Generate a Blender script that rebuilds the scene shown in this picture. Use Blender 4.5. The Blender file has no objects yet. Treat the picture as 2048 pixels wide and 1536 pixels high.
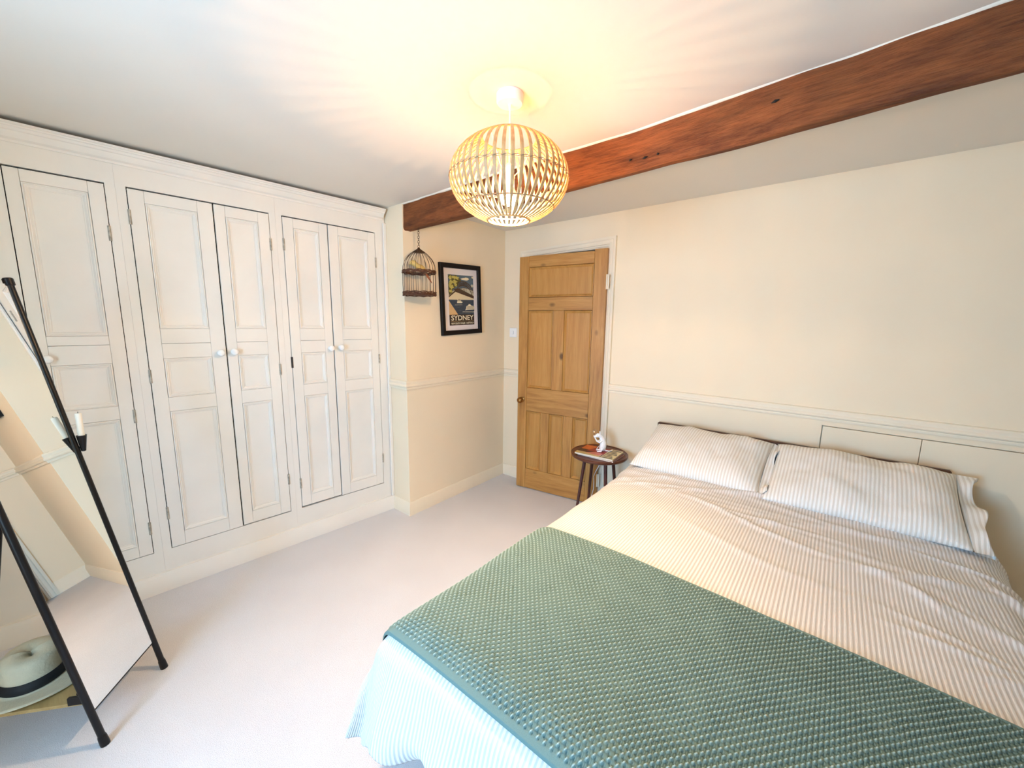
import bpy, bmesh, math, random
import numpy as np
from mathutils import Vector, Matrix
random.seed(7); rng = np.random.default_rng(11)
scene = bpy.context.scene
col = scene.collection
PI = math.pi

# ------------------------------------------------------------------ camera
CAM = Vector((2.4705, -2.8977, 1.5)); YAW, PIT, ROL, FPX = .6847, .1546, .0141, 790.7659
fw = Vector((-math.sin(YAW)*math.cos(PIT), math.cos(YAW)*math.cos(PIT), -math.sin(PIT)))
r0 = Vector((math.cos(YAW), math.sin(YAW), 0)); u0 = r0.cross(fw)
rr = r0*math.cos(ROL)+u0*math.sin(ROL); uu = -r0*math.sin(ROL)+u0*math.cos(ROL)
cd = bpy.data.cameras.new('camera'); cam = bpy.data.objects.new('camera', cd); col.objects.link(cam)
cd.sensor_fit = 'HORIZONTAL'; cd.sensor_width = 36; cd.lens = FPX/2048*36; cd.clip_start = .02
cam.matrix_world = Matrix(((rr.x, uu.x, -fw.x, CAM.x), (rr.y, uu.y, -fw.y, CAM.y), (rr.z, uu.z, -fw.z, CAM.z), (0, 0, 0, 1)))
scene.camera = cam
# ------------------------------------------------------------------ world, window light, exposure
world = bpy.data.worlds.new('world'); scene.world = world; world.use_nodes = True
wn = world.node_tree.nodes['Background']; wn.inputs[0].default_value = (.55, .75, 1, 1); wn.inputs[1].default_value = 1.5
LAMP_POWER = 25.0; LAMP_COL = (1.0, .69, .40)
def area(name, loc, rot, sx, sy, power, color):
    l = bpy.data.lights.new(name, 'AREA'); l.shape = 'RECTANGLE'; l.size = sx; l.size_y = sy; l.energy = power; l.color = color
    o = bpy.data.objects.new(name, l); col.objects.link(o); o.location = loc; o.rotation_euler = rot; return o
WX0, WX1, WZ0, WZ1, WY = 1.10, 2.20, .62, 1.90, -3.80
area('window_daylight', ((WX0+WX1)/2, WY-.62, (WZ0+WZ1)/2), (PI/2-.25, 0, 0), WX1-WX0-.06, WZ1-WZ0-.16, 44, (.27, .58, 1.0))
vs = scene.view_settings
vs.view_transform = 'Standard'; vs.look = 'None'; vs.gamma = 1; vs.use_curve_mapping = False; vs.exposure = 1.3

# ------------------------------------------------------------------ materials
def lin(c):
    return tuple(((v/255)/12.92 if v/255 <= .04045 else ((v/255+.055)/1.055)**2.4) for v in c)
class NT:
    def __init__(s, name):
        s.m = bpy.data.materials.new(name); s.m.use_nodes = True; s.t = s.m.node_tree; s.n = s.t.nodes
        s.b = s.n['Principled BSDF']; s.out = s.n['Material Output']
    def new(s, k, **kw):
        n = s.n.new(k)
        for a, v in kw.items(): setattr(n, a, v)
        return n
    def link(s, a, b): s.t.links.new(a, b)
    def co(s, kind='Object', scale=(1, 1, 1)):
        t = s.new('ShaderNodeTexCoord'); mp = s.new('ShaderNodeMapping'); mp.inputs['Scale'].default_value = scale
        s.link(t.outputs[kind], mp.inputs['Vector']); return mp.outputs['Vector']
    def noise(s, vec, scale, detail=3, rough=.5, dist=0):
        n = s.new('ShaderNodeTexNoise'); n.inputs['Scale'].default_value = scale; n.inputs['Detail'].default_value = detail
        n.inputs['Roughness'].default_value = rough; n.inputs['Distortion'].default_value = dist
        s.link(vec, n.inputs['Vector']); return n.outputs['Fac']
    def ramp(s, fac, stops):
        n = s.new('ShaderNodeValToRGB'); e = n.color_ramp.elements
        while len(e) < len(stops): e.new(.5)
        for q, (p, c) in zip(e, stops): q.position = p; q.color = (*c, 1)
        s.link(fac, n.inputs['Fac']); return n.outputs['Color']
    def mix(s, fac, a, b, blend='MIX'):
        n = s.new('ShaderNodeMix', data_type='RGBA', blend_type=blend)
        for i, v in ((0, fac), (6, a), (7, b)):
            if isinstance(v, (int, float)): n.inputs[i].default_value = v
            elif isinstance(v, tuple): n.inputs[i].default_value = (*v, 1)
            else: s.link(v, n.inputs[i])
        return n.outputs[2]
    def bump(s, h, strength, dist=.01):
        n = s.new('ShaderNodeBump'); n.inputs['Strength'].default_value = strength; n.inputs['Distance'].default_value = dist
        s.link(h, n.inputs['Height']); s.link(n.outputs['Normal'], s.b.inputs['Normal'])
    def color(s, c):
        if isinstance(c, tuple): s.b.inputs['Base Color'].default_value = (*c, 1)
        else: s.link(c, s.b.inputs['Base Color'])
def plain(name, c, rough=.5, metal=0, bump=None, var=0, vscale=4, spec=None, srgb=True):
    k = NT(name); c = lin(c) if srgb else c
    k.b.inputs['Roughness'].default_value = rough; k.b.inputs['Metallic'].default_value = metal
    if spec is not None: k.b.inputs['Specular IOR Level'].default_value = spec
    if var:
        f = k.noise(k.co(), vscale, 4)
        k.color(k.ramp(f, [(.3, tuple(v*(1-var) for v in c)), (.7, tuple(min(1, v*(1+var)) for v in c))]))
    else: k.color(c)
    if bump: k.bump(k.noise(k.co(), bump[0], 4), bump[1], .004)
    return k.m
def wood(name, dark, mid, light, axis, scale=1, rough=.45, knots=True, bump=.15):
    k = NT(name); st = [9, 9, 9]; st[axis] = .7
    v = k.co('Object', tuple(a*scale for a in st))
    n1 = k.noise(v, 2.2, 5, .6, 1.2)
    w = k.noise(k.co('Object', tuple(a*scale*4 for a in st)), 3, 3, .6)
    c = k.ramp(n1, [(.28, lin(dark)), (.5, lin(mid)), (.72, lin(light))])
    c = k.mix(.22, c, k.ramp(w, [(.35, lin(dark)), (.65, lin(light))]))
    if knots:
        ks = [5.2, 5.2, 5.2]; ks[axis] = 3.2
        vo = k.new('ShaderNodeTexVoronoi'); vo.inputs['Scale'].default_value = 1.0
        k.link(k.co('Object', tuple(ks)), vo.inputs['Vector'])
        f = k.ramp(vo.outputs['Distance'], [(.06, (1, 1, 1)), (.13, (0, 0, 0))])
        c = k.mix(f, c, tuple(v*.45 for v in lin(dark)))
    k.color(c); k.b.inputs['Roughness'].default_value = rough
    if bump: k.bump(w, bump, .003)
    return k.m
def striped(name, base, stripe, pitch, width=.45):
    k = NT(name)
    t = k.new('ShaderNodeTexCoord'); sp = k.new('ShaderNodeSeparateXYZ'); k.link(t.outputs['UV'], sp.inputs[0])
    m = k.new('ShaderNodeMath', operation='MULTIPLY'); m.inputs[1].default_value = 2*PI/pitch; k.link(sp.outputs['X'], m.inputs[0])
    si = k.new('ShaderNodeMath', operation='SINE'); k.link(m.outputs[0], si.inputs[0])
    ma = k.new('ShaderNodeMapRange'); ma.inputs['From Min'].default_value = -1; ma.inputs['From Max'].default_value = 1
    k.link(si.outputs[0], ma.inputs['Value'])
    c = k.ramp(ma.outputs[0], [(width-.16, lin(stripe)), (width+.16, lin(base))]); k.color(c)
    k.b.inputs['Roughness'].default_value = .9; k.b.inputs['Specular IOR Level'].default_value = .2
    mp = k.new('ShaderNodeMapping'); mp.inputs['Scale'].default_value = (140, 55, 1); k.link(t.outputs['UV'], mp.inputs['Vector'])
    n = k.noise(mp.outputs['Vector'], 1.6, 2)
    ad = k.new('ShaderNodeMath', operation='MULTIPLY'); k.link(n, ad.inputs[0]); k.link(ma.outputs[0], ad.inputs[1])
    k.bump(ad.outputs[0], .5, .004)
    return k.m
MT = {}
MT['wall'] = plain('wall_paint', (244, 226, 196), .85, bump=(7, .05), var=.02, vscale=2, spec=.2)
MT['ceil'] = plain('ceiling_paint', (228, 221, 210), .9, bump=(5, .06), var=.015, vscale=1.5, spec=.2)
MT['trim'] = plain('satin_white_paint', (243, 228, 202), .6, bump=(40, .04), var=.02, vscale=6)
MT['cab'] = plain('wardrobe_paint', (238, 232, 222), .5, bump=(55, .05), var=.025, vscale=5)
MT['dark'] = plain('dark_gap', (24, 20, 16), .9)
MT['knob'] = plain('white_ceramic', (250, 248, 244), .18)
MT['brass'] = plain('aged_brass', (150, 104, 52), .3, .9, bump=(60, .08), var=.15, vscale=40)
MT['hinge'] = plain('painted_iron_hinge', (178, 170, 156), .5, .2, var=.35, vscale=60)
MT['hinge_dark'] = plain('bare_iron_hinge', (60, 52, 46), .5, .5, var=.3, vscale=60)
MT['pine_v'] = wood('stripped_pine_upright', (156, 104, 48), (185, 131, 64), (203, 151, 82), 2)
MT['pine_h'] = wood('stripped_pine_level', (156, 104, 48), (185, 131, 64), (203, 151, 82), 0)
MT['pine_p'] = wood('stripped_pine_panel', (172, 118, 54), (188, 135, 66), (199, 148, 78), 2, knots=False)
MT['table'] = wood('walnut_table', (64, 30, 20), (96, 50, 32), (118, 66, 42), 0, rough=.3, knots=False, bump=.05)
MT['leg'] = wood('walnut_leg', (54, 26, 22), (76, 38, 32), (92, 48, 40), 2, rough=.35, knots=False, bump=.05)
MT['head'] = wood('dark_headboard_wood', (48, 26, 16), (76, 44, 28), (96, 60, 38), 0, rough=.4, knots=False, bump=.05)
MT['shelf'] = wood('pale_wood_shelf', (150, 116, 66), (176, 142, 88), (194, 162, 106), 0, rough=.5, knots=False, bump=.05)
MT['black'] = plain('black_metal', (20, 17, 18), .35, .3)
MT['blackframe'] = plain('black_wood_frame', (16, 10, 10), .5, spec=.25)
MT['mat'] = plain('white_mount_board', (240, 234, 236), .8)
MT['white_plastic'] = plain('white_plastic', (246, 244, 240), .35)
MT['white_resin'] = plain('white_resin', (252, 250, 246), .3)
MT['wax'] = plain('white_wax', (244, 236, 220), .5)
MT['iron'] = plain('brown_iron_wire', (84, 58, 38), .5, .5, bump=(80, .1), var=.2, vscale=60)
MT['wicker'] = plain('brown_wicker', (92, 54, 30), .6, bump=(120, .3), var=.4, vscale=90)
MT['hat'] = plain('cream_straw_hat', (206, 194, 164), .8, bump=(160, .4), var=.06, vscale=30)
MT['band'] = plain('black_ribbon', (14, 12, 12), .7)
MT['mattress'] = plain('white_mattress', (226, 222, 214), .9)
MT['bulbglass'] = plain('clear_bulb', (236, 214, 178), .08, spec=.8)
MT['bulb_t'] = plain('bulb_filament', (250, 214, 150), .3)
MT['string'] = plain('shade_string', (156, 130, 98), .8)
MT['plaster'] = plain('rough_plaster', (240, 234, 218), .95, bump=(30, .4), var=.03, vscale=10)
k = NT('carpet'); v = k.co()
f = k.noise(v, 420, 2, .6); f2 = k.noise(v, 3, 3)
c = k.ramp(f, [(.3, lin((200, 199, 201))), (.7, lin((234, 233, 236)))])
k.color(k.mix(.12, c, k.ramp(f2, [(.35, lin((204, 201, 201))), (.65, lin((235, 235, 238)))])))
k.b.inputs['Roughness'].default_value = 1; k.b.inputs['Specular IOR Level'].default_value = .05
k.bump(f, .5, .006); MT['carpet'] = k.m
k = NT('old_beam'); v = k.co('Object', (1.2, 9, 9)); n1 = k.noise(v, 2.4, 6, .65, .8)
n2 = k.noise(k.co('Object', (1.1, 3, 5)), 2.6, 4, .6); n3 = k.noise(k.co('Object', (5, 60, 60)), 2, 4, .7)
c = k.ramp(n1, [(.25, lin((56, 26, 13))), (.5, lin((110, 56, 26))), (.75, lin((156, 92, 48)))])
c = k.mix(.55, c, k.ramp(n2, [(.38, lin((66, 32, 16))), (.62, lin((150, 86, 42)))]))
k.color(k.mix(.2, c, k.ramp(n3, [(.35, lin((48, 24, 14))), (.6, lin((156, 102, 60)))])))
k.b.inputs['Roughness'].default_value = .68; k.b.inputs['Specular IOR Level'].default_value = .25; k.bump(n3, .7, .008); MT['beam'] = k.m
k = NT('bamboo'); v = k.co('Object', (30, 30, 6)); n1 = k.noise(v, 3, 3)
k.color(k.ramp(n1, [(.3, lin((196, 140, 86))), (.7, lin((226, 180, 122)))])); k.b.inputs['Roughness'].default_value = .5; MT['bamboo'] = k.m
k = NT('mirror_glass'); k.color((.92, .94, .93)); k.b.inputs['Metallic'].default_value = 1; k.b.inputs['Roughness'].default_value = 0.0; MT['mirror'] = k.m
k = NT('glowing_bulb'); k.b.inputs['Emission Color'].default_value = (*LAMP_COL, 1); k.b.inputs['Emission Strength'].default_value = LAMP_POWER/(PI*.0055); k.color((.9, .9, .9)); MT['bulb'] = k.m
k = NT('picture_glass'); tr = k.new('ShaderNodeBsdfTransparent'); gl = k.new('ShaderNodeBsdfGlossy'); gl.inputs['Roughness'].default_value = .02
mx = k.new('ShaderNodeMixShader'); mx.inputs[0].default_value = .035; k.link(tr.outputs[0], mx.inputs[1]); k.link(gl.outputs[0], mx.inputs[2]); k.link(mx.outputs[0], k.out.inputs['Surface']); MT['glass'] = k.m
k = NT('thin_bulb_glass'); tr = k.new('ShaderNodeBsdfTransparent'); tr.inputs[0].default_value = (.97, .92, .82, 1); gl = k.new('ShaderNodeBsdfGlossy'); gl.inputs['Roughness'].default_value = .05
mx = k.new('ShaderNodeMixShader'); mx.inputs[0].default_value = .16; k.link(tr.outputs[0], mx.inputs[1]); k.link(gl.outputs[0], mx.inputs[2]); k.link(mx.outputs[0], k.out.inputs['Surface']); MT['thinglass'] = k.m
MT['duvet'] = striped('striped_seersucker', (230, 227, 224), (198, 192, 187), .0125)
MT['pillow'] = striped('striped_pillowcase', (244, 239, 230), (224, 215, 202), .0155)
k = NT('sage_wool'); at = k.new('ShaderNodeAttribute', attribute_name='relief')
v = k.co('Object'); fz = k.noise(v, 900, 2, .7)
c = k.ramp(at.outputs['Fac'], [(.04, lin((68, 88, 82))), (.30, lin((108, 130, 122))), (.62, lin((116, 138, 130))), (.9, lin((194, 214, 206)))])  # paler stitch tips, darker crevices: window sheen and shade put into the yarn colour
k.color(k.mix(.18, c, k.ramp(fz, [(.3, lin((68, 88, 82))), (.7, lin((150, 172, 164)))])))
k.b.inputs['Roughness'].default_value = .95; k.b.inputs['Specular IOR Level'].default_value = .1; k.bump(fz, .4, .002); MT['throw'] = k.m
MT['paper'] = plain('page_edges', (236, 222, 204), .8, var=.06, vscale=200)

# ------------------------------------------------------------------ mesh helpers
class MB:
    def __init__(s): s.v = []; s.f = []
    def add(s, vs, fs):
        o = len(s.v); s.v += [tuple(p) for p in vs]; s.f += [tuple(i+o for i in f) for f in fs]; return s
    def box(s, x0, x1, y0, y1, z0, z1, bev=0):
        if bev:
            bm = bmesh.new(); bmesh.ops.create_cube(bm, size=1)
            for q in bm.verts: q.co = Vector(((x0+x1)/2+q.co.x*(x1-x0), (y0+y1)/2+q.co.y*(y1-y0), (z0+z1)/2+q.co.z*(z1-z0)))
            bmesh.ops.bevel(bm, geom=bm.edges[:], offset=bev, segments=1, affect='EDGES')
            bm.verts.index_update(); s.add([q.co[:] for q in bm.verts], [[q.index for q in f.verts] for f in bm.faces]); bm.free(); return s
        return s.add([(x0, y0, z0), (x1, y0, z0), (x1, y1, z0), (x0, y1, z0), (x0, y0, z1), (x1, y0, z1), (x1, y1, z1), (x0, y1, z1)],
                     [(3, 2, 1, 0), (4, 5, 6, 7), (0, 1, 5, 4), (1, 2, 6, 5), (2, 3, 7, 6), (3, 0, 4, 7)])
    def prism(s, poly, z0, z1):
        n = len(poly); return s.add([(x, y, z0) for x, y in poly]+[(x, y, z1) for x, y in poly],
            [tuple(range(n))[::-1], tuple(range(n, 2*n))]+[(i, (i+1) % n, n+(i+1) % n, n+i) for i in range(n)])
    def lathe(s, prof, seg=24, c=(0, 0, 0), cap=True):
        n = len(prof); vs = []; fs = []
        for r, z in prof:
            for j in range(seg):
                a = 2*PI*j/seg; vs.append((c[0]+r*math.cos(a), c[1]+r*math.sin(a), c[2]+z))
        for i in range(n-1):
            for j in range(seg):
                fs.append((i*seg+j, i*seg+(j+1) % seg, (i+1)*seg+(j+1) % seg, (i+1)*seg+j))
        if cap: fs.append(tuple(range(seg))[::-1]); fs.append(tuple(range((n-1)*seg, n*seg)))
        return s.add(vs, fs)
    def sweep(s, pts, rad, seg=8, closed=False, flat=None):
        P = [Vector(p) for p in pts]; n = len(P); R = rad if hasattr(rad, '__len__') else [rad]*n
        vs = []; fs = []; ref = None
        for i in range(n):
            a = P[(i-1) % n] if (closed or i) else P[i]; b = P[(i+1) % n] if (closed or i < n-1) else P[i]
            t = (b-a).normalized()
            if ref is None:
                ref = Vector((0, 0, 1)) if abs(t.z) < .9 else Vector((1, 0, 0))
            e1 = (ref-t*ref.dot(t)).normalized(); e2 = t.cross(e1); ref = e1
            for j in range(seg):
                q = 2*PI*j/seg; vs.append(P[i]+e1*math.cos(q)*R[i]*(flat or 1)+e2*math.sin(q)*R[i])
        m = n if closed else n-1
        for i in range(m):
            for j in range(seg):
                k2 = ((i+1) % n)*seg
                fs.append((i*seg+j, i*seg+(j+1) % seg, k2+(j+1) % seg, k2+j))
        if not closed: fs += [tuple(range(seg))[::-1], tuple(range((n-1)*seg, n*seg))]
        return s.add(vs, fs)
    def ball(s, c, r, seg=14, rings=9, sc=(1, 1, 1)):
        pr = [(math.sin(PI*i/rings)*r+1e-6, -math.cos(PI*i/rings)*r) for i in range(rings+1)]
        b = MB().lathe(pr, seg, cap=False); return s.add([(c[0]+x*sc[0], c[1]+y*sc[1], c[2]+z*sc[2]) for x, y, z in b.v], b.f)
    def extrude_path(s, pts, prof, fn, side=1, closed=False):
        """mitred moulding: pts 2D path, prof [(offset, height)], fn(a,b,h)->xyz"""
        P = [Vector(p) for p in pts]; n = len(P); vs = []; m = len(prof)
        for i in range(n):
            d0 = (P[i]-P[i-1]).normalized() if (i or closed) else None; d1 = (P[(i+1) % n]-P[i]).normalized() if (i < n-1 or closed) else None
            d0 = d0 or d1; d1 = d1 or d0
            n0 = Vector((d0.y, -d0.x))*side; n1 = Vector((d1.y, -d1.x))*side
            q = n0+n1; q = q/q.length; q = q/max(.2, q.dot(n0))
            for o, h in prof:
                p = P[i]+q*o; vs.append(fn(p.x, p.y, h))
        fs = []
        for i in range(n if closed else n-1):
            k2 = ((i+1) % n)*m
            for j in range(m-1): fs.append((i*m+j, i*m+j+1, k2+j+1, k2+j))
        if not closed: fs += [tuple(range(m))[::-1], tuple(range((n-1)*m, n*m))]
        return s.add(vs, fs)
    def build(s, name, mat, parent=None, smooth=False, loc=None, rotz=0, fix=True):
        me = bpy.data.meshes.new(name); me.from_pydata([tuple(p) for p in s.v], [], s.f); me.update()
        if fix:
            bm = bmesh.new(); bm.from_mesh(me); bmesh.ops.recalc_face_normals(bm, faces=bm.faces); bm.to_mesh(me); bm.free()
        if smooth:
            if smooth is True: me.polygons.foreach_set('use_smooth', [True]*len(me.polygons))
            else: me.shade_smooth() if False else None; smooth_by_angle(me, smooth)
        me.materials.append(MT[mat] if isinstance(mat, str) else mat)
        return link(name, me, parent, loc, rotz)
def smooth_by_angle(me, ang):
    me.polygons.foreach_set('use_smooth', [True]*len(me.polygons))
    bm = bmesh.new(); bm.from_mesh(me)
    for e in bm.edges:
        e.smooth = not (len(e.link_faces) == 2 and e.calc_face_angle(0) > ang)
    bm.to_mesh(me); bm.free()
def link(name, me, parent=None, loc=None, rotz=0):
    o = bpy.data.objects.new(name, me); col.objects.link(o)
    if parent is not None: o.parent = parent
    if loc is not None: o.location = loc
    if rotz: o.rotation_euler.z = rotz
    return o
def thing(name, label, cat, loc=(0, 0, 0), rotz=0, group=None):
    o = link(name, None, None, loc, rotz); o.empty_display_size = .05; return tag(o, label, cat, group)
def tag(o, label, cat, group=None):
    o['label'] = label; o['category'] = cat
    if group: o['group'] = group
    return o
def struct(o, label=None):
    o['kind'] = 'structure'
    if label: o['label'] = label
    return o
def grid_noise(nx, ny, cx, cy, seed):
    g = np.random.default_rng(seed).standard_normal((cy+3, cx+3))
    X = np.linspace(0, cx-.001, nx); Y = np.linspace(0, cy-.001, ny)
    xi = X.astype(int); xf = X-xi; yi = Y.astype(int); yf = Y-yi
    def w(t): return np.stack([(1-t)**3/6, (3*t**3-6*t**2+4)/6, (-3*t**3+3*t**2+3*t+1)/6, t**3/6])
    wx, wy = w(xf), w(yf); out = np.zeros((ny, nx))
    for a in range(4):
        for b in range(4): out += wy[a][:, None]*wx[b][None, :]*g[np.ix_(yi+a, xi+b)]
    return out
def grid_mesh(name, P, mat, uv=None, attr=None, parent=None, closed_u=False):
    ny, nx = P.shape[:2]; me = bpy.data.meshes.new(name)
    idx = np.arange(nx*ny).reshape(ny, nx)
    F = np.stack([idx[:-1, :-1], idx[:-1, 1:], idx[1:, 1:], idx[1:, :-1]], -1).reshape(-1, 4)
    if closed_u:
        F = np.concatenate([F, np.stack([idx[:-1, -1], idx[:-1, 0], idx[1:, 0], idx[1:, -1]], -1)])
    n = len(F); me.vertices.add(nx*ny); me.vertices.foreach_set('co', P.reshape(-1).astype(np.float32))
    me.loops.add(4*n); me.loops.foreach_set('vertex_index', F.reshape(-1).astype(np.int32))
    me.polygons.add(n); me.polygons.foreach_set('loop_start', (np.arange(n)*4).astype(np.int32))
    me.update(calc_edges=True); me.validate()
    me.polygons.foreach_set('use_smooth', np.ones(n, bool))
    if uv is not None:
        l = me.uv_layers.new(name='UVMap'); l.data.foreach_set('uv', uv.reshape(-1, 2)[F.reshape(-1)].reshape(-1).astype(np.float32))
    if attr is not None:
        a = me.attributes.new('relief', 'FLOAT', 'POINT'); a.data.foreach_set('value', attr.reshape(-1).astype(np.float32))
    me.materials.append(MT[mat]); return link(name, me, parent)

# ------------------------------------------------------------------ the room shell
XR = 4.35; YB = WY; ZC, ZC2 = 2.305, 2.327
A_Y = -1.1455; A_X = .0322; RET = -.181          # picture wall corner and the step back to the wardrobe
wx = lambda y: -.1742+.0714*(y+1)                # wardrobe front plane
struct(MB().box(-1.1, XR+.2, YB-.95, 1.3, -.06, 0).build('floor', 'carpet'), 'pale beige fitted carpet')
ce = struct(MB().box(-1.1, XR+.2, YB-.95, -1.13, ZC, 2.5).box(-1.1, XR+.2, -1.13, 1.3, ZC2, 2.5).build('ceiling', 'ceil'), 'white plaster ceiling')
struct(MB().prism([(0, 0), (0, .15), (-.9, .15), (-.9, A_Y), (RET-.3, A_Y), (A_X, A_Y)], 0, 2.45).build('wall_left', 'wall'), 'cream wall with picture and birdcage')
OX0, OX1 = .27, 1.045                             # door opening
wb = struct(MB().box(-.05, OX0, 0, .15, 0, 2.45).box(OX1, 2.453, 0, .15, 0, 2.45).box(OX0, OX1, 0, .15, 2.085, 2.45)
       .box(2.453, XR+.2, 0, .15, .931, 2.45).box(2.453, XR+.2, .02, .15, 0, .931).box(3.5, XR+.2, 0, .15, 0, .931).build('wall_right', 'wall'), 'cream wall behind the bed')
for x0, x1, b in ((2.4585, 2.8655, -.001), (2.8685, 3.4955, .0005)):
    MB().box(x0, x1, b, .018, .1, .926, .0015).build('wall_panel', 'wall', wb)['label'] = 'flat painted cupboard panel let into the wall'
struct(MB().box(XR, XR+.2, YB-.2, .1, 0, 2.45).build('wall_side', 'wall'))
struct(MB().box(-1.1, WX0, YB-.78, YB, 0, 2.45).box(WX1, XR+.2, YB-.78, YB, 0, 2.45).box(WX0, WX1, YB-.78, YB, 0, WZ0).box(WX0, WX1, YB-.78, YB, WZ1, 2.45).build('wall_back', 'wall'))
struct(MB().box(-1.1, -.9, YB, .2, 0, 2.45).build('wall_far', 'wall'))
struct(MB().box(-.3, 1.7, 1.15, 1.25, 0, 2.45).box(-.3, -.2, .15, 1.2, 0, 2.45).box(1.6, 1.7, .15, 1.2, 0, 2.45).build('wall_hall', 'wall'))
w1 = struct(link('window_1', None, None, ((WX0+WX1)/2, YB-.70, WZ0)), 'white casement window behind the viewer')
hw, hh = (WX1-WX0)/2, WZ1-WZ0
for a in ((-hw, hw, 0, .05), (-hw, hw, hh-.05, hh), (-hw, -hw+.05, .05, hh-.05), (hw-.05, hw, .05, hh-.05), (-.025, .025, .05, hh-.05)):
    MB().box(a[0], a[1], -.03, .03, a[2], a[3], .004).build('window_frame', 'trim', w1)
for x0, x1 in ((-hw+.05, -.025), (.025, hw-.05)):
    MB().box(x0, x1, -.004, .004, .05, hh-.05).build('pane', 'glass', w1)

# skirting boards, dado rails, cornice
SK = [(0, 0), (.018, 0), (.018, .072), (.014, .078), (.014, .084), (.008, .094), (.006, .103), (0, .104)]
xy = lambda a, b, h: (a, b, h)
struct(MB().extrude_path([(RET, A_Y+.001), (A_X, A_Y), (0, 0), (OX0-.066, 0)], SK, xy, 1).build('baseboard_left', 'trim', smooth=.6))
struct(MB().extrude_path([(OX1+.062, 0), (XR, 0), (XR, YB)], SK, xy, 1).build('baseboard_right', 'trim', smooth=.6))
y0 = -3.5
SKW = [(o+.012 if i else 0, h*1.02) for i, (o, h) in enumerate(SK)]; SKW[-1] = (0, .106)
struct(MB().extrude_path([(wx(y0), y0), (wx(A_Y), A_Y-.001)], SKW, xy, 1).build('baseboard_wardrobe', 'cab', smooth=.6))
DP = [(0, 0), (.010, .001), (.012, .012), (.010, .017), (.019, .021), (.022, .027), (.020, .034), (.015, .040), (.017, .056), (.012, .066), (0, .069)]
dz = lambda z: (lambda a, b, h: (a, b, h+z))
struct(MB().extrude_path([(RET-.002, A_Y), (A_X, A_Y), (0, 0), (OX0-.066, 0)], DP, dz(.991), 1).build('trim_1', 'trim', smooth=.5), 'dado rail on the picture wall')
struct(MB().extrude_path([(OX1+.062, 0), (XR, 0)], DP, dz(.960), 1).build('trim_2', 'trim', smooth=.5), 'dado rail above the headboard')
CP = [(0, 2.218), (.006, 2.218), (.008, 2.228), (.022, 2.234), (.034, 2.250), (.036, 2.257), (.044, 2.259), (.050, 2.268), (.056, 2.270), (.056, 2.277), (.062, 2.278), (.062, 2.287), (.0, 2.264)]
ye = -1.166
struct(MB().extrude_path([(wx(y0), y0), (wx(ye), ye)], CP, xy, 1).build('trim_3', 'cab', smooth=.5), 'moulded cornice along the wardrobe top')
# thin scribe strip where wardrobe meets the wall step
struct(MB().box(-.010, .004, -.012, .012, .106, 2.2, .003).build('trim_4', 'cab', loc=(wx(A_Y)+.014, A_Y-.012, 0), rotz=-.05))
# architrave round the pine door (head slightly out of level)
AP = [(0, 0), (0, .022), (.018, .022), (.024, .016), (.040, .014), (.042, .018), (.052, .018), (.054, .012), (.066, .010), (.066, 0)]
zl, zr = 2.126, 2.153
struct(MB().extrude_path([(OX0-.066, 0), (OX0-.066, zl), (OX1+.063, zr), (OX1+.063, 0)], AP, lambda a, b, h: (a, -h, b), 1).build('trim_5', 'trim', smooth=.4), 'moulded architrave round the pine door')
struct(MB().box(OX0, OX0+.012, .0, .15, 0, 2.085).box(OX1-.012, OX1, 0, .15, 0, 2.085).box(OX0+.012, OX1-.012, 0, .15, 2.073, 2.085).build('trim_6', 'trim'), 'painted door lining')

# ------------------------------------------------------------------ old oak beam
def make_beam():
    nx = 170; xs = np.linspace(-.02, XR+.05, nx)
    top = np.interp(xs, [0, .4, 1.35, 1.7, 2.05, 2.4, 2.7, 4.4], [-1.132, -1.142, -1.178, -1.168, -1.203, -1.226, -1.262, -1.33])
    bot = np.interp(xs, [0, .4, 1.35, 1.8, 2.1, 2.3, 2.75, 4.4], [-1.138, -1.146, -1.190, -1.206, -1.226, -1.262, -1.290, -1.37])
    back = np.interp(xs, [0, .64, 1.37, 1.79, 2.08, 2.53, 2.76, 4.4], [-1.078, -1.090, -1.146, -1.172, -1.196, -1.238, -1.256, -1.33])
    nf = 14; n = grid_noise(nx, nf+9, 60, 8, 3)*.0028+grid_noise(nx, nf+9, 14, 3, 5)*.004; zn = grid_noise(nx, 2, 30, 1, 9)[0]*.003
    rows = []
    for i in range(nf+1):
        t = i/nf; y = top*(1-t)+bot*t; z = 2.34*(1-t)+2.137*t
        if t > .93: y = y+.004
        rows.append(np.stack([xs, y+n[i], np.full(nx, z)+zn*t], -1))
    for i in range(1, 8):
        t = i/7; y = (bot+.005)*(1-t)+back*t
        rows.append(np.stack([xs, y, np.full(nx, 2.131)+zn+n[nf+1+i]*.5], -1))
    rows.append(np.stack([xs, back+.004, np.full(nx, 2.34)], -1))
    return tag(grid_mesh('ceiling_beam', np.array(rows), 'beam', None, None, None, False), 'dark reddish brown rough timber beam running across the ceiling', 'beam')
beam = make_beam()
m_ = MB()
for _x, _z, _a in ((1.71, 2.185, .007), (1.775, 2.178, .010), (1.83, 2.178, .005), (2.225, 2.235, .011)):
    _y = np.interp(_x, [0, .4, 1.35, 1.7, 2.05, 2.4], [-1.137, -1.145, -1.187, -1.190, -1.218, -1.252])
    m_ = MB().sweep([(_x-_a, _y-.004, _z-.002), (_x, _y-.007, _z), (_x+_a, _y-.004, _z+.003)], [.001, .005, .001], 8)
    m_.build('worm_hole', 'dark', beam, True)
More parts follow.
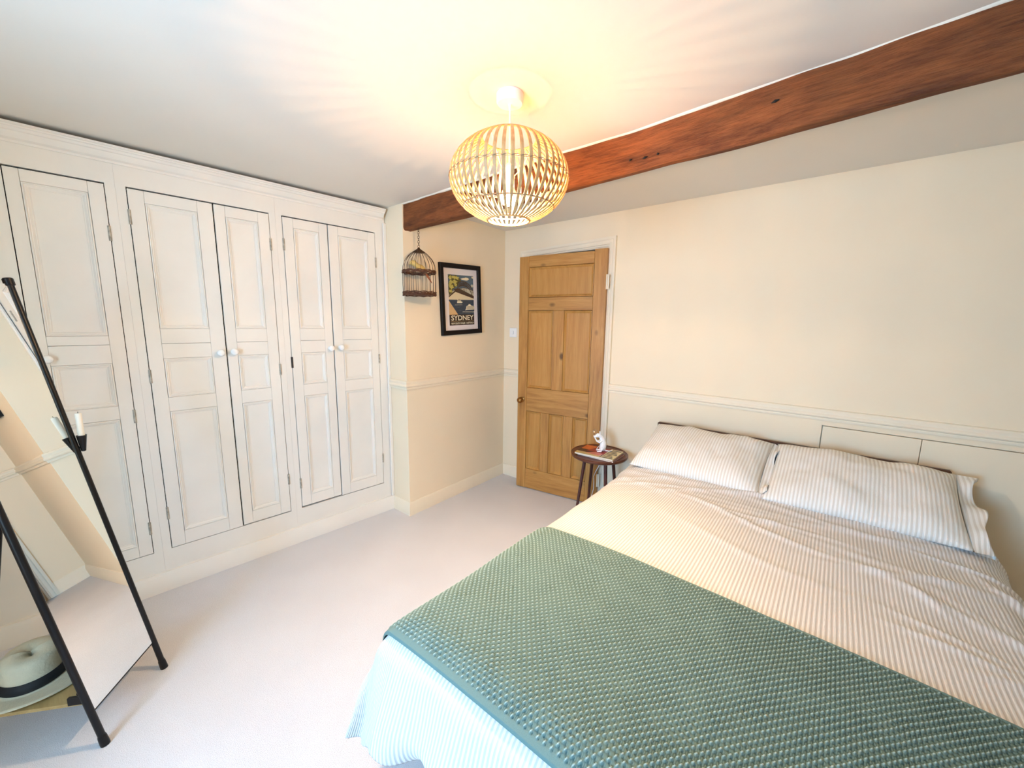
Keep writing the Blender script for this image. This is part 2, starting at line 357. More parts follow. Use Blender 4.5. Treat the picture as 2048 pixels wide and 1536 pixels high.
# plaster lip where ceiling meets the beam
xs = np.linspace(0, XR, 140); yb = np.interp(xs, [0, .4, 1.35, 1.7, 2.05, 2.4, 2.7, 4.4], [-1.132, -1.142, -1.178, -1.168, -1.203, -1.226, -1.262, -1.33])
nn = grid_noise(140, 2, 46, 1, 21)[0]
lip = np.array([np.stack([xs, yb-.016+nn*.004, np.full(140, ZC+.002)], -1), np.stack([xs, yb-.010+nn*.003, np.full(140, ZC-.004)-abs(nn)*.002], -1), np.stack([xs, yb-.003, np.full(140, ZC-.006)-abs(nn)*.003], -1), np.stack([xs, yb+.006, np.full(140, ZC+.002)], -1)])
grid_mesh('plaster_edge', lip, 'plaster', parent=ce)
# ------------------------------------------------------------------ fitted wardrobe, three sections
KS = math.sqrt(1+.0714**2); WROT = math.atan2(1, .0714)
def ring_panel(mb, x0, x1, z0, z1, prof, y0=0):
    """recessed, moulded panel: nested rectangles; prof [(inset, depth)]"""
    o = len(mb.v); vs = []; fs = []
    for i, (q, d) in enumerate(prof):
        vs += [(x0+q, y0+d, z0+q), (x1-q, y0+d, z0+q), (x1-q, y0+d, z1-q), (x0+q, y0+d, z1-q)]
    for i in range(len(prof)-1):
        for j in range(4): fs.append((i*4+j, i*4+(j+1) % 4, i*4+4+(j+1) % 4, i*4+4+j))
    n = (len(prof)-1)*4; fs.append((n, n+1, n+2, n+3)); return mb.add(vs, fs)
WP = [(0, .014), (.0012, .014), (.0012, .0005), (.006, -.001), (.009, .003), (.012, .003), (.020, .009), (.0225, .0085), (.0225, .012), (.025, .0125)]
knob_prof = [(.004, 0), (.013, 0), (.013, .004), (.008, .008), (.008, .014), (.013, .018), (.0185, .025), (.0195, .031), (.016, .038), (.009, .042), (.001, .043)]
knob_me = None
def knob(parent, x, z, mat='knob', prof=knob_prof, sc=1, y=0, name='knob'):
    b = MB().lathe([(r*sc, h*sc) for r, h in prof], 20)
    b.v = [(x+a, y-c, z+bb) for a, bb, c in b.v]
    return b.build(name, mat, parent, smooth=.7)
def hinge(parent, x, z, mat='hinge', h=.07, y=-.004):
    b = MB().sweep([(x, y, z), (x, y, z+h)], .004, 8).box(x-.006, x+.006, y+.001, y+.004, z, z+h)
    for q in (.33, .66): b.sweep([(x, y, z+h*q-.001), (x, y, z+h*q+.001)], .0046, 8)
    return b.build('hinge', mat, parent, smooth=.6)
def wardrobe_door(root, yc, a, b, z0, z1, panels, knob_at, hinges, stile_w=None, proud=.0):
    L = lambda y: (y-yc)*KS
    x0, x1 = L(a), L(b); pr = [(L(p[0]), L(p[1]), p[2], p[3]) for p in panels]
    f = -.002-proud; t = .018; m = MB(); g = .0006
    px0 = sum(p[0] for p in pr)/3; px1 = sum(p[1] for p in pr)/3
    m.box(x0, px0-g, f, f+t, z0, z1, .0012); m.box(px1+g, x1, f+.0007, f+t, z0, z1, .0012)
    ps = sorted(pr, key=lambda p: p[2])
    zs = [z0]+[v for p in ps for v in (p[2], p[3])]+[z1]
    for i in range(0, len(zs), 2):
        if i == 4:   # the lock rail is split by a joint across the door
            m.box(px0, px1, f+.0004, f+t, zs[i], 1.3625, .001); m.box(px0, px1, f-.0003, f+t, 1.3642, zs[i+1], .001)
        else: m.box(px0, px1, f+.0004*(i % 3), f+t, zs[i], zs[i+1], .001)
    d = m.build('door', 'cab', root)
    for p in ps:
        ring_panel(MB(), px0, px1, p[2], p[3], WP, f).build('panel', 'cab', d, fix=False)
    MB().box(px0-.004, px1+.004, f+.0145, f+.019, zs[1]-.004, zs[-2]+.004).build('backing_board', 'cab', d)
    if knob_at: knob(d, L(knob_at[0]), knob_at[1], y=f)
    for (hy, hz, hm) in hinges: hinge(d, L(hy), hz, hm, y=f-.002)
    return d
def wardrobe(label, ya, yb, doors, zt=2.126, zb=.226):
    yc = (ya+yb)/2; root = thing('fitted_wardrobe', label, 'wardrobe', (wx(yc), yc, 0), WROT, 'fitted wardrobe sections')
    L = lambda y: (y-yc)*KS; X0, X1 = L(ya), L(yb); T = .022
    m = MB(); xs = [X0]; e = 0
    m.box(X0, X1, 0, T, zt, 2.268); m.box(X0, X1, 0, T, .0, zb)
    xs = [X0]
    for grp in doors:
        a, b = L(grp[0][0])-.0035, L(grp[-1][1])+.003
        m.box(xs[-1], a, 0, T, zb, zt); xs.append(b)
    m.box(xs[-1], X1, 0, T, zb, zt)
    m.build('face_frame', 'cab', root)
    MB().box(X0+.001, X0+.018, T, .5, .0, 2.29).box(X1-.018, X1-.001, T, .5, 0, 2.29).box(X0+.018, X1-.018, .48, .5, 0, 2.29).box(X0+.018, X1-.018, T, .48, .05, .07).box(X0+.018, X1-.018, T, .48, 2.23, 2.25).build('carcass', 'dark', root)
    for grp in doors:
        for d in grp: wardrobe_door(root, yc, d[0], d[1], zb+.004+d[6], zt-.0075, d[2], d[3], d[4], proud=d[5])
    return root
def pz(a, b): return [(a, b, 1.4405, 2.061), (a, b, 1.075, 1.285), (a, b, .308, .998)]
wardrobe('white panelled wardrobe section with a single door, partly hidden by the leaning mirror', -3.5, -2.5502,
  [[(-2.886, -2.589, [(-2.842, -2.643, 1.407, 2.068), (-2.842, -2.643, 1.056, 1.272), (-2.842, -2.643, .29, .988)], (-2.848, 1.305), [(-2.5895, 1.86, 'hinge'), (-2.5895, .96, 'hinge'), (-2.5895, .34, 'hinge')], 0, 0)]])
wardrobe('white panelled double-door wardrobe section in the middle, left door wider', -2.5498, -1.8662,
  [[(-2.510, -2.1750, pz(-2.4505, -2.243), (-2.204, 1.306), [(-2.511, 1.95, 'hinge'), (-2.511, 1.16, 'hinge'), (-2.511, .40, 'hinge')], 0, 0),
    (-2.1688, -1.903, pz(-2.119, -1.961), (-2.139, 1.309), [(-1.902, 1.91, 'hinge'), (-1.902, 1.15, 'hinge'), (-1.902, .42, 'hinge')], .001, .004)]])
wardrobe('white panelled double-door wardrobe section beside the picture wall, right door wider', -1.8658, A_Y-.004,
  [[(-1.829, -1.5630, pz(-1.770, -1.617), (-1.586, 1.309), [(-1.830, 1.92, 'hinge'), (-1.830, 1.19, 'hinge_dark'), (-1.830, .37, 'hinge')], 0, .008),
    (-1.5567, -1.229, pz(-1.494, -1.285), (-1.518, 1.312), [(-1.228, 1.88, 'hinge'), (-1.228, 1.18, 'hinge'), (-1.228, .40, 'hinge')], .0005, .002)]])

# ------------------------------------------------------------------ pine door, standing ajar
hx, hy, fx, fy = 1.060, -.050, .305, -.163
dl = math.hypot(hx-fx, hy-fy); drot = math.atan2(hy-fy, hx-fx)
door = struct(link('door_1', None, None, (fx, fy, 0), drot), 'stripped pine panelled door standing ajar')
DT = .04; W = dl
def dpart(name, x0, x1, z0, z1, mat, f=0): return MB().box(x0, x1, f, DT-f, z0, z1, .0018).build(name, mat, door)
g = .0011; SL, SR = .091, W-.102; Z = [.006, .19, .724, .936, 1.602, 1.711, 1.959, 2.052]
dpart('stile', 0, SL-g, Z[0], Z[7]-.004, 'pine_v'); dpart('stile', SR+g, W, Z[0], Z[7]+.012, 'pine_v')
for a, b in ((0, 1), (2, 3), (4, 5), (6, 7)): dpart('rail', SL, SR, Z[a]+g, Z[b]-g, 'pine_h', .0006)
m1, m2 = .327, .424
dpart('muntin', m1, m2, Z[3], Z[4], 'pine_v', .001)
b1, b2, b3, b4 = .236, .313, .447, .531
dpart('muntin', b1, b2, Z[1], Z[2], 'pine_v', .001); dpart('muntin', b3, b4, Z[1], Z[2], 'pine_v', .001)
PP = [(0, .0), (.0015, .009), (.003, .0035), (.006, .003), (.012, .008), (.020, .016), (.023, .0165), (.023, .0185), (.026, .0185)]
for x0, x1, z0, z1 in ((SL, SR, Z[5], Z[6]), (SL, m1, Z[3], Z[4]), (m2, SR, Z[3], Z[4]), (SL, b1, Z[1], Z[2]), (b2, b3, Z[1], Z[2]), (b4, SR, Z[1], Z[2])):
    q = MB(); ring_panel(q, x0, x1, z0, z1, PP, .001); p2 = MB(); ring_panel(p2, x0, x1, z0, z1, PP, .001)
    q.add([(x, DT-y, z) for x, y, z in p2.v], [f[::-1] for f in p2.f]); q.build('panel', 'pine_p', door, fix=False)
kb = [(.004, 0), (.024, 0), (.024, .004), (.018, .007), (.010, .010), (.009, .022), (.014, .028), (.024, .036), (.027, .045), (.024, .054), (.014, .061), (.001, .063)]
knob(door, .047, .822, 'brass', kb, 1, 0, 'door_knob')
for z in (1.76, .17): MB().sweep([(W+.004, -.004, z), (W+.004, -.004, z+.11)], .006, 10).box(W-.004, W+.02, .0, .004, z, z+.11).build('hinge', 'trim', door, smooth=.6)
sw = thing('light_switch', 'small white light switch plate on the wall left of the pine door', 'switch', (.114, 0, 1.406))
MB().box(-.043, .043, -.008, 0, -.043, .043, .003).build('plate', 'white_plastic', sw)
MB().box(-.010, .010, -.014, -.008, -.016, .016, .002).build('rocker', 'white_plastic', sw)

# ------------------------------------------------------------------ pendant lamp
LX, LY = 1.473, -1.71
lamp = thing('pendant_lamp', 'round bamboo slat pendant lamp, lit, hanging from the ceiling', 'lamp', (LX, LY, 0))
MB().lathe([(.046, ZC), (.048, ZC-.003), (.0475, ZC-.030), (.044, ZC-.035), (.004, ZC-.036)], 40).build('ceiling_rose', 'white_plastic', lamp, smooth=.6)
MB().sweep([(0, 0, ZC-.034), (0, 0, ZC-.050)], [.006, .004], 12).sweep([(0, 0, ZC-.045), (.001, 0, 2.2), (0, 0, 2.06)], .0028, 10).build('flex_cord', 'white_plastic', lamp, smooth=.6)
MB().lathe([(.006, 2.075), (.014, 2.068), (.018, 2.055), (.019, 2.035), (.0215, 2.032), (.0215, 2.024), (.019, 2.022), (.019, 2.002), (.012, 2.0)], 24).build('lamp_holder', 'white_plastic', lamp, smooth=.6)
bz = 1.958
MB().lathe([(.012, 2.006), (.014, 1.998), (.021, 1.986), (.0285, 1.970), (.0312, 1.954)], 28).build('bulb_neck', 'white_plastic', lamp, smooth=True)
MB().lathe([(.0312, 1.9538), (.0302, 1.946), (.0270, 1.939), (.021, 1.932), (.011, 1.927), (.001, 1.9255)], 28).build('bulb', 'bulb', lamp, smooth=True)
SA, SB, SZ, p0, p1 = .2165, .155, 2.02, math.radians(-69), math.radians(62.5)
nsl = 46; seg = 16
def slat_mesh():
    m = MB(); vs = []; fs = []
    for i in range(seg+1):
        a = p0+(p1-p0)*i/seg; r = SA*math.cos(a); z = SZ+SB*math.sin(a)
        nr, nz = math.cos(a)/SA, math.sin(a)/SB; l = math.hypot(nr, nz); nr /= l; nz /= l
        w = .0058*(.42+.58*math.cos(a)); t = .0016
        vs += [(r-nr*t, -w, z-nz*t), (r-nr*t, w, z-nz*t), (r+nr*t, w, z+nz*t), (r+nr*t, -w, z+nz*t)]
    for i in range(seg):
        for j in range(4): fs.append((i*4+j, i*4+(j+1) % 4, i*4+4+(j+1) % 4, i*4+4+j))
    fs += [(0, 1, 2, 3), (seg*4+3, seg*4+2, seg*4+1, seg*4)]
    return m.add(vs, fs)
s0 = slat_mesh().build('slat', 'bamboo', lamp)
for i in range(1, nsl):
    link('slat', s0.data, lamp, None, 2*PI*i/nsl)
def ring(r, z, t, n=64): return [(r*math.cos(2*PI*i/n), r*math.sin(2*PI*i/n), z) for i in range(n)], t
for nm, a, t, mt in (('shade_ring', p0, .004, 'bamboo'), ('shade_ring', p1, .004, 'bamboo')):
    P, t = ring(SA*math.cos(a), SZ+SB*math.sin(a), t); MB().sweep(P, t, 8, True).build(nm, mt, lamp, True)
for a, amp in ((0, .003), (math.radians(-40), .0012)):
    m = MB()
    for s in (-1, 1):
        r = SA*math.cos(a)
        P = [((r+s*.0026*math.cos(nsl*t/2*1.0))*math.cos(t), (r+s*.0026*math.cos(nsl*t/2))*math.sin(t), SZ+SB*math.sin(a)+s*amp*math.sin(nsl*t/2)) for t in [2*PI*i/(nsl*4) for i in range(nsl*4)]]
        m.sweep(P, .0015, 5, True)
    m.build('binding_string', 'string', lamp, True)
rt = SA*math.cos(p1); zt_ = SZ+SB*math.sin(p1)
m = MB()
for i in range(3):
    a = 2*PI*i/3+.5; m.sweep([(rt*math.cos(a), rt*math.sin(a), zt_), (.05*math.cos(a), .05*math.sin(a), 2.06), (.021*math.cos(a), .021*math.sin(a), 2.03)], .0018, 6)
m.build('shade_carrier', 'white_plastic', lamp, True)

# ------------------------------------------------------------------ birdcage and bird
CX, CY = .152, -1.103
cage = thing('birdcage', 'small brown wire and wicker birdcage hanging from the beam on a chain', 'birdcage', (CX, CY, 0))
CR = .113; zb_, zm_, zt_ = 1.690, 1.838, 1.994
nb = 22
def cage_bar():
    P = [(CR, 0, zb_), (CR+.001, 0, (zb_+zm_)/2), (CR, 0, zm_)]
    for i in range(1, 11):
        a = i/10*math.radians(80); t_ = i/10; P.append((CR*(1-.84*t_**2.3), 0, zm_+(zt_-zm_-.006)*t_**.88))
    return MB().sweep(P, .0013, 6)
c0 = cage_bar().build('bar', 'iron', cage, True)
for i in range(1, nb): link('bar', c0.data, cage, None, 2*PI*i/nb)
def wicker_band(z, h, n, r):
    m = MB()
    for k_ in range(n):
        ph = random.random()*6; fr = random.choice((9, 11, 13)); zz = z+h*(k_/(n-1)-.5)
        P = [((r+.004*math.sin(fr*t+ph))*math.cos(t), (r+.004*math.sin(fr*t+ph))*math.sin(t), zz+.0025*math.sin((fr+2)*t+ph*2)) for t in [2*PI*i/90 for i in range(90)]]
        m.sweep(P, .0026, 5, True)
    return m.build('wicker_band', 'wicker', cage, True)
wicker_band(zm_, .016, 6, CR); wicker_band(zb_, .024, 8, CR-.001)
m = MB()
for r in [.012*i for i in range(1, 10)]:
    P, t = ring(r, zb_-.004+.002*math.sin(r*300), .003, 32); m.sweep(P, .0055, 5, True)
m.build('cage_floor', 'wicker', cage, True)
MB().lathe([(.040, zt_-.024), (.037, zt_-.018), (.024, zt_-.008), (.010, zt_+.002), (.006, zt_+.010), (.001, zt_+.012)], 24).build('dome_cap', 'iron', cage, True)
def link_mesh():
    P = [(.0075*math.cos(t), 0, .0095*math.sin(t)) for t in [2*PI*i/16 for i in range(16)]]; return MB().sweep(P, .0013, 6, True)
nl = 8; l0 = None; z0_, z1_ = zt_+.018, 2.118
for i in range(nl):
    z = z0_+(z1_-z0_)*i/(nl-1)
    if l0 is None: l0 = link_mesh().build('chain_link', 'iron', cage, True); o = l0
    else: o = link('chain_link', l0.data, cage)
    o.location = (0, 0, z); o.rotation_euler.z = .5+(PI/2 if i % 2 else 0)
MB().sweep([(0, 0, 2.142), (0, 0, 2.130), (.006, 0, 2.126), (.006, 0, 2.116), (0, 0, 2.112), (-.005, 0, 2.117)], .0014, 6).build('hook', 'iron', cage, True)
MB().sweep([(-.10, 0, zm_-.004), (.10, 0, zm_-.004)], .004, 8).build('perch', 'wicker', cage, True)
bd = NT('bird_plumage'); ts = bd.co('Generated'); sx = bd.new('ShaderNodeSeparateXYZ'); bd.link(ts, sx.inputs[0])
bd.color(bd.ramp(sx.outputs['Z'], [(.0, lin((150, 74, 40))), (.35, lin((164, 92, 50))), (.52, lin((120, 96, 66))), (.62, lin((206, 172, 96))), (1, lin((214, 184, 112)))])); bd.b.inputs['Roughness'].default_value = .8; MT['bird'] = bd.m
e = Vector((.776, .631, 0))   # direction the bird's tail points
B = lambda s, z: (CX+e.x*s, CY+e.y*s, zm_+z)
bird = MB().sweep([B(-.072, .052), B(-.064, .055), B(-.058, .059), B(-.047, .064), B(-.034, .061), B(-.022, .050), B(-.006, .038), B(.012, .026), B(.030, .012), B(.046, -.008), B(.070, -.045), B(.088, -.074)],
                  [.001, .004, .013, .0205, .020, .0155, .020, .025, .020, .009, .006, .002], 12).build('bird_figurine', 'bird', smooth=True)
tag(bird, 'small yellow toy bird with a long brown tail inside the hanging birdcage', 'bird figurine')
for s in (-1, 1):
    MB().ball((CX-e.x*.046-s*e.y*.0175, CY-e.y*.046+s*e.x*.0175, zm_+.064), .0032).build('eye', 'black', bird, True)

# ------------------------------------------------------------------ framed travel print
prot = math.atan2(1, -.0281)
pyc = -.582; pzc = 1.679
pic = link('framed_print', None, None, (-.0281*pyc+.001, pyc, pzc)); pic.rotation_euler = (Matrix.Rotation(prot, 3, 'Z') @ Matrix.Rotation(-.042, 3, 'Y')).to_euler()
tag(pic, 'black framed travel print of a bridge and ferries on the wall by the birdcage', 'picture')
PW, PH, BW = .232, .283, .037
m = MB().extrude_path([(-PW, -PH), (PW, -PH), (PW, PH), (-PW, PH)], [(0, 0), (0, .020), (-.004, .024), (-BW+.004, .024), (-BW, .019), (-BW, 0)], lambda a, b, h: (a, -h, b), 1, True)
m.build('frame', 'blackframe', pic)
ix, iz = PW-BW+.002, PH-BW+.002
MB().box(-ix, ix, -.006, -.001, -iz, iz).build('mount_board', 'mat', pic)
MB().box(-ix+.002, ix-.002, -.0165, -.0145, -iz+.002, iz-.002).build('glass', 'glass', pic)
A0, A1, B0, B1 = -.140, .150, -.207, .197    # the print itself
def flat(name, c, var=0): MT[name] = plain('print_'+name, c, .7, var=var, vscale=60); return name
INK, TEAL, SEA, CREAM, SAND, LEAF, LEAF2, BRID, WHT, PALE = [flat(*q) for q in (('ink', (34, 18, 20)), ('sky', (84, 110, 128), .12), ('sea', (44, 66, 86), .15), ('cream', (240, 224, 186)), ('sand', (226, 186, 132), .05), ('leaf', (196, 186, 98), .25), ('leafdark', (92, 86, 40), .25), ('bridge', (72, 52, 40), .1), ('ship', (246, 236, 206)), ('haze', (206, 200, 178), .06))]
layer = [0]; PR = MB(); PRM = []; PSLOT = []
def put_print(vs_, fs_, mat):
    PR.add(vs_, fs_)
    if mat not in PSLOT: PSLOT.append(mat)
    PRM.extend([PSLOT.index(mat)]*len(fs_))
pp = lambda u, v: (A0+(A1-A0)*u, B1+(B0-B1)*v)
def poly(pts, mat, name='print_shape'):
    layer[0] += 1; y = -.0062-.00006*layer[0]; P = [pp(*p) for p in pts]
    put_print([(a, y, b) for a, b in P], [tuple(range(len(P)))], mat)
poly([(0, 1), (1, 1), (1, 0), (0, 0)], INK, 'print_sheet')
poly([(0, .50), (1, .50), (1, 0), (0, 0)], TEAL)
poly([(0, .485), (1, .485), (1, .30), (.6, .25), (.25, .30), (0, .35)], PALE)
poly([(0, .49), (1, .49), (1, .44), (.28, .335), (0, .43)], CREAM)
def blob(cx, cy, rx, ry, n=18, ph=0, wob=.12): return [(cx+rx*(1+wob*math.sin(5*t+ph))*math.cos(t), cy-ry*(1+wob*math.sin(4*t+ph))*math.sin(t)) for t in [2*PI*i/n for i in range(n)]]
poly(blob(.66, .075, .16, .022), WHT); poly(blob(.72, .06, .09, .02), WHT); poly(blob(.95, .20, .05, .03), PALE); poly(blob(.97, .03, .04, .02), CREAM)
poly([(0, .785), (1, .785), (1, .487), (0, .487)], SEA)
poly([(0, .785), (.34, .785), (.0, .505)], SAND)
arc = lambda r0_, r1_, a0_, a1_, cx, cy, sx_, sy_: [(cx+sx_*r1_*math.cos(t), cy-sy_*r1_*math.sin(t)) for t in np.linspace(a0_, a1_, 20)]+[(cx+sx_*r0_*math.cos(t), cy-sy_*r0_*math.sin(t)) for t in np.linspace(a1_, a0_, 20)]
def strip_arc(r0_, r1_, a0_, a1_, cx, cy, sx_, sy_, mat, n=18):
    ts = np.linspace(a0_, a1_, n+1)
    layer[0] += 1; y = -.0062-.00006*layer[0]; vs = []; fs = []
    for t in ts:
        for r in (r0_, r1_):
            u, v = min(1, cx+sx_*r*math.cos(t)), cy-sy_*r*math.sin(t); a, b = pp(u, v); vs.append((a, y, b))
    for i in range(n): fs.append((2*i, 2*i+2, 2*i+3, 2*i+1))
    put_print(vs, fs, mat)
strip_arc(.955, 1.0, .05, 2.5, .57, .44, .46, .325, BRID); strip_arc(.80, .84, .05, 2.3, .57, .45, .44, .30, BRID)
for i in range(14):
    t = .25+i*.14; c_, s_ = math.cos(t), math.sin(t); a_, b_ = (.57+.46*.97*c_, .44-.325*.97*s_), (.57+.44*.82*math.cos(t+.04), .45-.30*.82*math.sin(t+.04))
    poly([(a_[0]-.007, a_[1]), (b_[0]-.007, b_[1]), (b_[0]+.007, b_[1]), (a_[0]+.007, a_[1])], BRID)
    t2 = t+.14; c2 = (.57+.46*.97*math.cos(t2), .44-.325*.97*math.sin(t2))
    poly([(b_[0]-.006, b_[1]), (b_[0]+.006, b_[1]), (c2[0]+.006, c2[1]), (c2[0]-.006, c2[1])], BRID)
for i in range(5):
    u = .45+.06*i; poly([(u-.005, .29+.02*i), (u+.005, .29+.02*i), (u+.005, .17-.012*i), (u-.005, .17-.012*i)], BRID)
poly([(.20, .285), (.40, .26), (1, .405), (1, .462), (.27, .335)], BRID)
poly([(.0, .445), (.30, .315), (.26, .30), (.0, .42)], BRID)
for i, (cx, cy, rx, ry, mt) in enumerate(((.10, .05, .10, .05, LEAF2), (.28, .11, .17, .09, LEAF2), (.10, .22, .13, .10, LEAF2), (.05, .33, .07, .06, LEAF2), (.07, .06, .05, .04, LEAF), (.20, .05, .07, .03, LEAF), (.33, .06, .08, .03, LEAF), (.24, .14, .09, .04, LEAF), (.09, .15, .07, .04, LEAF), (.12, .24, .08, .035, LEAF), (.05, .20, .04, .05, LEAF), (.07, .32, .06, .03, LEAF), (.27, .20, .05, .03, LEAF))):
    poly([(max(0, u), max(0, v)) for u, v in blob(cx, cy, rx, ry, 22, i, .3)], mt)
poly([(.30, .555), (.50, .555), (.53, .53), (.48, .527), (.46, .50), (.44, .482), (.32, .482), (.32, .50), (.31, .525)], WHT); poly([(.31, .515), (.46, .515), (.46, .505), (.32, .505)], BRID); poly([(.34, .49), (.44, .49), (.44, .480), (.34, .480)], BRID); poly([(.20, .595), (.52, .592), (.5, .587), (.22, .589)], PALE)
poly([(.62, .70), (1, .70), (1, .615), (.93, .61), (.86, .60), (.84, .575), (.77, .575), (.75, .60), (.68, .615), (.66, .66)], WHT); poly([(.70, .640), (1, .640), (1, .628), (.70, .628)], BRID); poly([(.64, .712), (1, .712), (1, .685), (.9, .69), (.66, .695)], SEA); poly([(.68, .675), (1, .675), (1, .668), (.68, .668)], BRID); poly([(.50, .735), (1, .742), (1, .732), (.52, .726)], WHT); poly([(.78, .573), (.80, .573), (.80, .555), (.78, .555)], BRID)
for u, v, w_ in ((.35, .64, .05), (.40, .70, .06), (.62, .58, .02), (.45, .76, .08), (.7, .77, .10)): poly([(u-w_, v), (u+w_, v), (u+w_, v-.004), (u-w_, v-.003)], TEAL)
poly([(.04, .922), (.96, .922), (.96, .918), (.04, .918)], SAND)
pr_o = PR.build('print_sheet', PSLOT[0], pic, fix=False)
for q in PSLOT[1:]: pr_o.data.materials.append(MT[q])
pr_o.data.polygons.foreach_set('material_index', PRM)
def text(body, cx, cy, size, wide, mat, bold=0):
    c = bpy.data.curves.new('t', 'FONT'); c.body = body; c.size = size; c.align_x = 'CENTER'; c.align_y = 'CENTER'; c.offset = bold
    o = bpy.data.objects.new('t', c); col.objects.link(o); bpy.context.view_layer.update()
    me = bpy.data.meshes.new_from_object(o.evaluated_get(bpy.context.evaluated_depsgraph_get())); bpy.data.objects.remove(o); bpy.data.curves.remove(c)
    xs_ = [v.co.x for v in me.vertices]; f = wide/(max(xs_)-min(xs_)); layer[0] += 1
    a, b = pp(cx, cy); me.transform(Matrix.Translation((a, -.0062-.00006*layer[0]-.0001, b)) @ Matrix.Rotation(PI/2, 4, 'X') @ Matrix.Diagonal((f, 1, 1, 1)))
    me.materials.append(MT[mat]); return link('lettering', me, pic)
text('SYDNEY', .5, .856, .056, .262, 'ship', .0010)
text('NEW SOUTH WALES \u2022 AUSTRALIA', .5, .962, .020, .262, 'ship', .0004)
# ------------------------------------------------------------------ bed
BX0, BX1, BYF = 1.53, 3.03, -2.17
bed = thing('double_bed', 'double bed with a low dark wood headboard against the wall', 'bed', ((BX0+BX1)/2, -1.1, 0))
bc = (BX0+BX1)/2
MB().box(-.755, .70, 1.035, 1.065, .12, .801, .006).build('headboard', 'head', bed)
MB().box(-.74, .74, -1.06, 1.03, .20, .30, .01).build('bed_base', 'mattress', bed)
MB().box(-.745, .745, -1.06, 1.03, .302, .53, .04).build('mattress', 'mattress', bed)
for sx in (-.68, .68):
    for sy in (-1.0, .97): MB().sweep([(sx, sy, 0), (sx, sy, .2)], [.022, .028], 12).build('leg', 'head', bed, smooth=.6)
# --- duvet surface: p across the bed, q down the bed, both along the cloth
Q0 = -.43                       # head edge of the duvet
def fall(a, r, thm, lean=0):
    th = np.minimum(np.maximum(a, 0)/r, thm); rest = np.maximum(np.maximum(a, 0)-r*thm, 0)
    return r*np.sin(th)+rest*math.cos(thm), r*(1-np.cos(th))+rest*math.sin(thm)
def duvet_pos(p, q):
    """p in [0,1.5] is the mattress width; q in [0,1.74] the length from the head edge"""
    t_ = np.clip((q-1.72)/.42, 0, 1); t_ = t_*t_*(3-2*t_); kk = 1-.66*t_
    p = np.where(p < .03, .03+(p-.03)*kk, np.where(p > 1.47, 1.47+(p-1.47)*kk, p))
    oL, dL = fall(.045-p, .115, math.radians(84)); oR, dR = fall(p-(1.5-.045), .115, math.radians(84))
    LQ = 1.775; oF, dF = fall(q-LQ, .13, math.radians(69)); hd = np.clip(.10-q, 0, 1)
    oH, dH = fall(.05-q, .045, math.radians(95))
    x = BX0+np.clip(p, .045, 1.455)-oL+oR
    y = Q0-np.clip(q, .05, LQ)-oF+oH+.075*np.clip((q-2.05)/.12, 0, 1)**2*np.clip(p/.2, 0, 1)*np.clip((1.5-p)/.2, 0, 1)
    d = ((dL+dR)**2.6+dF**2.6+1e-12)**(1/2.6)
    u = np.clip(p/1.5, 0, 1); v = np.clip(q/LQ, 0, 1)
    crown = .028*(1-(2*u-1)**4)*(1-.3*v)+.030*np.exp(-(q/.22)**2)
    z = .575+crown-d-np.clip(dH, 0, .075)
    return x, y, z, d
def wrinkle(p, q):
    """soft folds, mostly running across the bed, finer towards the pillows and the right edge"""
    h = np.zeros_like(p); R = np.random.default_rng(4)
    for i in range(26):
        pc, qc = R.uniform(-.1, 1.6), abs(R.normal(0, .38)); L_ = R.uniform(.18, .5); w_ = R.uniform(.012, .028); an = R.normal(.0, .22)
        dp, dq = p-pc, q-qc; s = dp*math.cos(an)+dq*math.sin(an); t = -dp*math.sin(an)+dq*math.cos(an)+.05*np.sin(s*5+i)
        h += R.uniform(.003, .0085)*np.exp(-(s/L_)**2)*np.exp(-(t/w_)**2)
    for i in range(12):   # creases by the right-hand edge
        pc, qc = R.uniform(1.25, 1.6), R.uniform(.05, 1.0); L_ = R.uniform(.08, .22); w_ = R.uniform(.010, .02); an = R.normal(.5, .3)
        dp, dq = p-pc, q-qc; s = dp*math.cos(an)+dq*math.sin(an); t = -dp*math.sin(an)+dq*math.cos(an)
        h += R.uniform(.004, .010)*np.exp(-(s/L_)**2)*np.exp(-(t/w_)**2)
    return h
def foldwave(p, q, d):
    a = np.clip((d-.06)/.25, 0, 1)
    return a*(.014*np.sin(p*19+1.3*np.sin(q*7))+.010*np.sin(p*33+2*np.sin(q*5+1)))*np.clip((q-1.7)/.1, 0, 1)+a*.012*np.sin(q*15+1)*np.clip((1.75-q)/.1, 0, 1)
np_, nq_ = 330, 420
pv = np.linspace(-.34, 1.84, np_); qv = np.concatenate([np.linspace(-.06, 0, 8)[:-1], np.linspace(0, 2.165, nq_-7)]); PP_, QQ_ = np.meshgrid(pv, qv)
def surf(p, q, extra=0.0):
    x, y, z, d = duvet_pos(p, q); e_ = 2e-3
    x1, y1, z1, _ = duvet_pos(p+e_, q); x2, y2, z2, _ = duvet_pos(p, q+e_)
    a = np.stack([x1-x, y1-y, z1-z], -1); b = np.stack([x2-x, y2-y, z2-z], -1); n = np.cross(b, a)
    n /= np.linalg.norm(n, axis=-1, keepdims=True)+1e-12; n[n[..., 2] < -.2] *= 1
    h = wrinkle(p, q)+foldwave(p, q, d)
    return np.stack([x, y, z], -1)+n*(h+extra)[..., None], n
lowf = grid_noise(np_, nq_, 7, 9, 31)*.006+grid_noise(np_, nq_, 22, 26, 32)*.0022
P, N = surf(PP_, QQ_, lowf)
P[..., 2] = np.maximum(P[..., 2], .085+.02*np.sin(PP_*9))
duv = grid_mesh('duvet', P, 'duvet', np.stack([PP_, QQ_], -1))
tag(duv, 'white finely striped duvet spread over the bed', 'duvet')
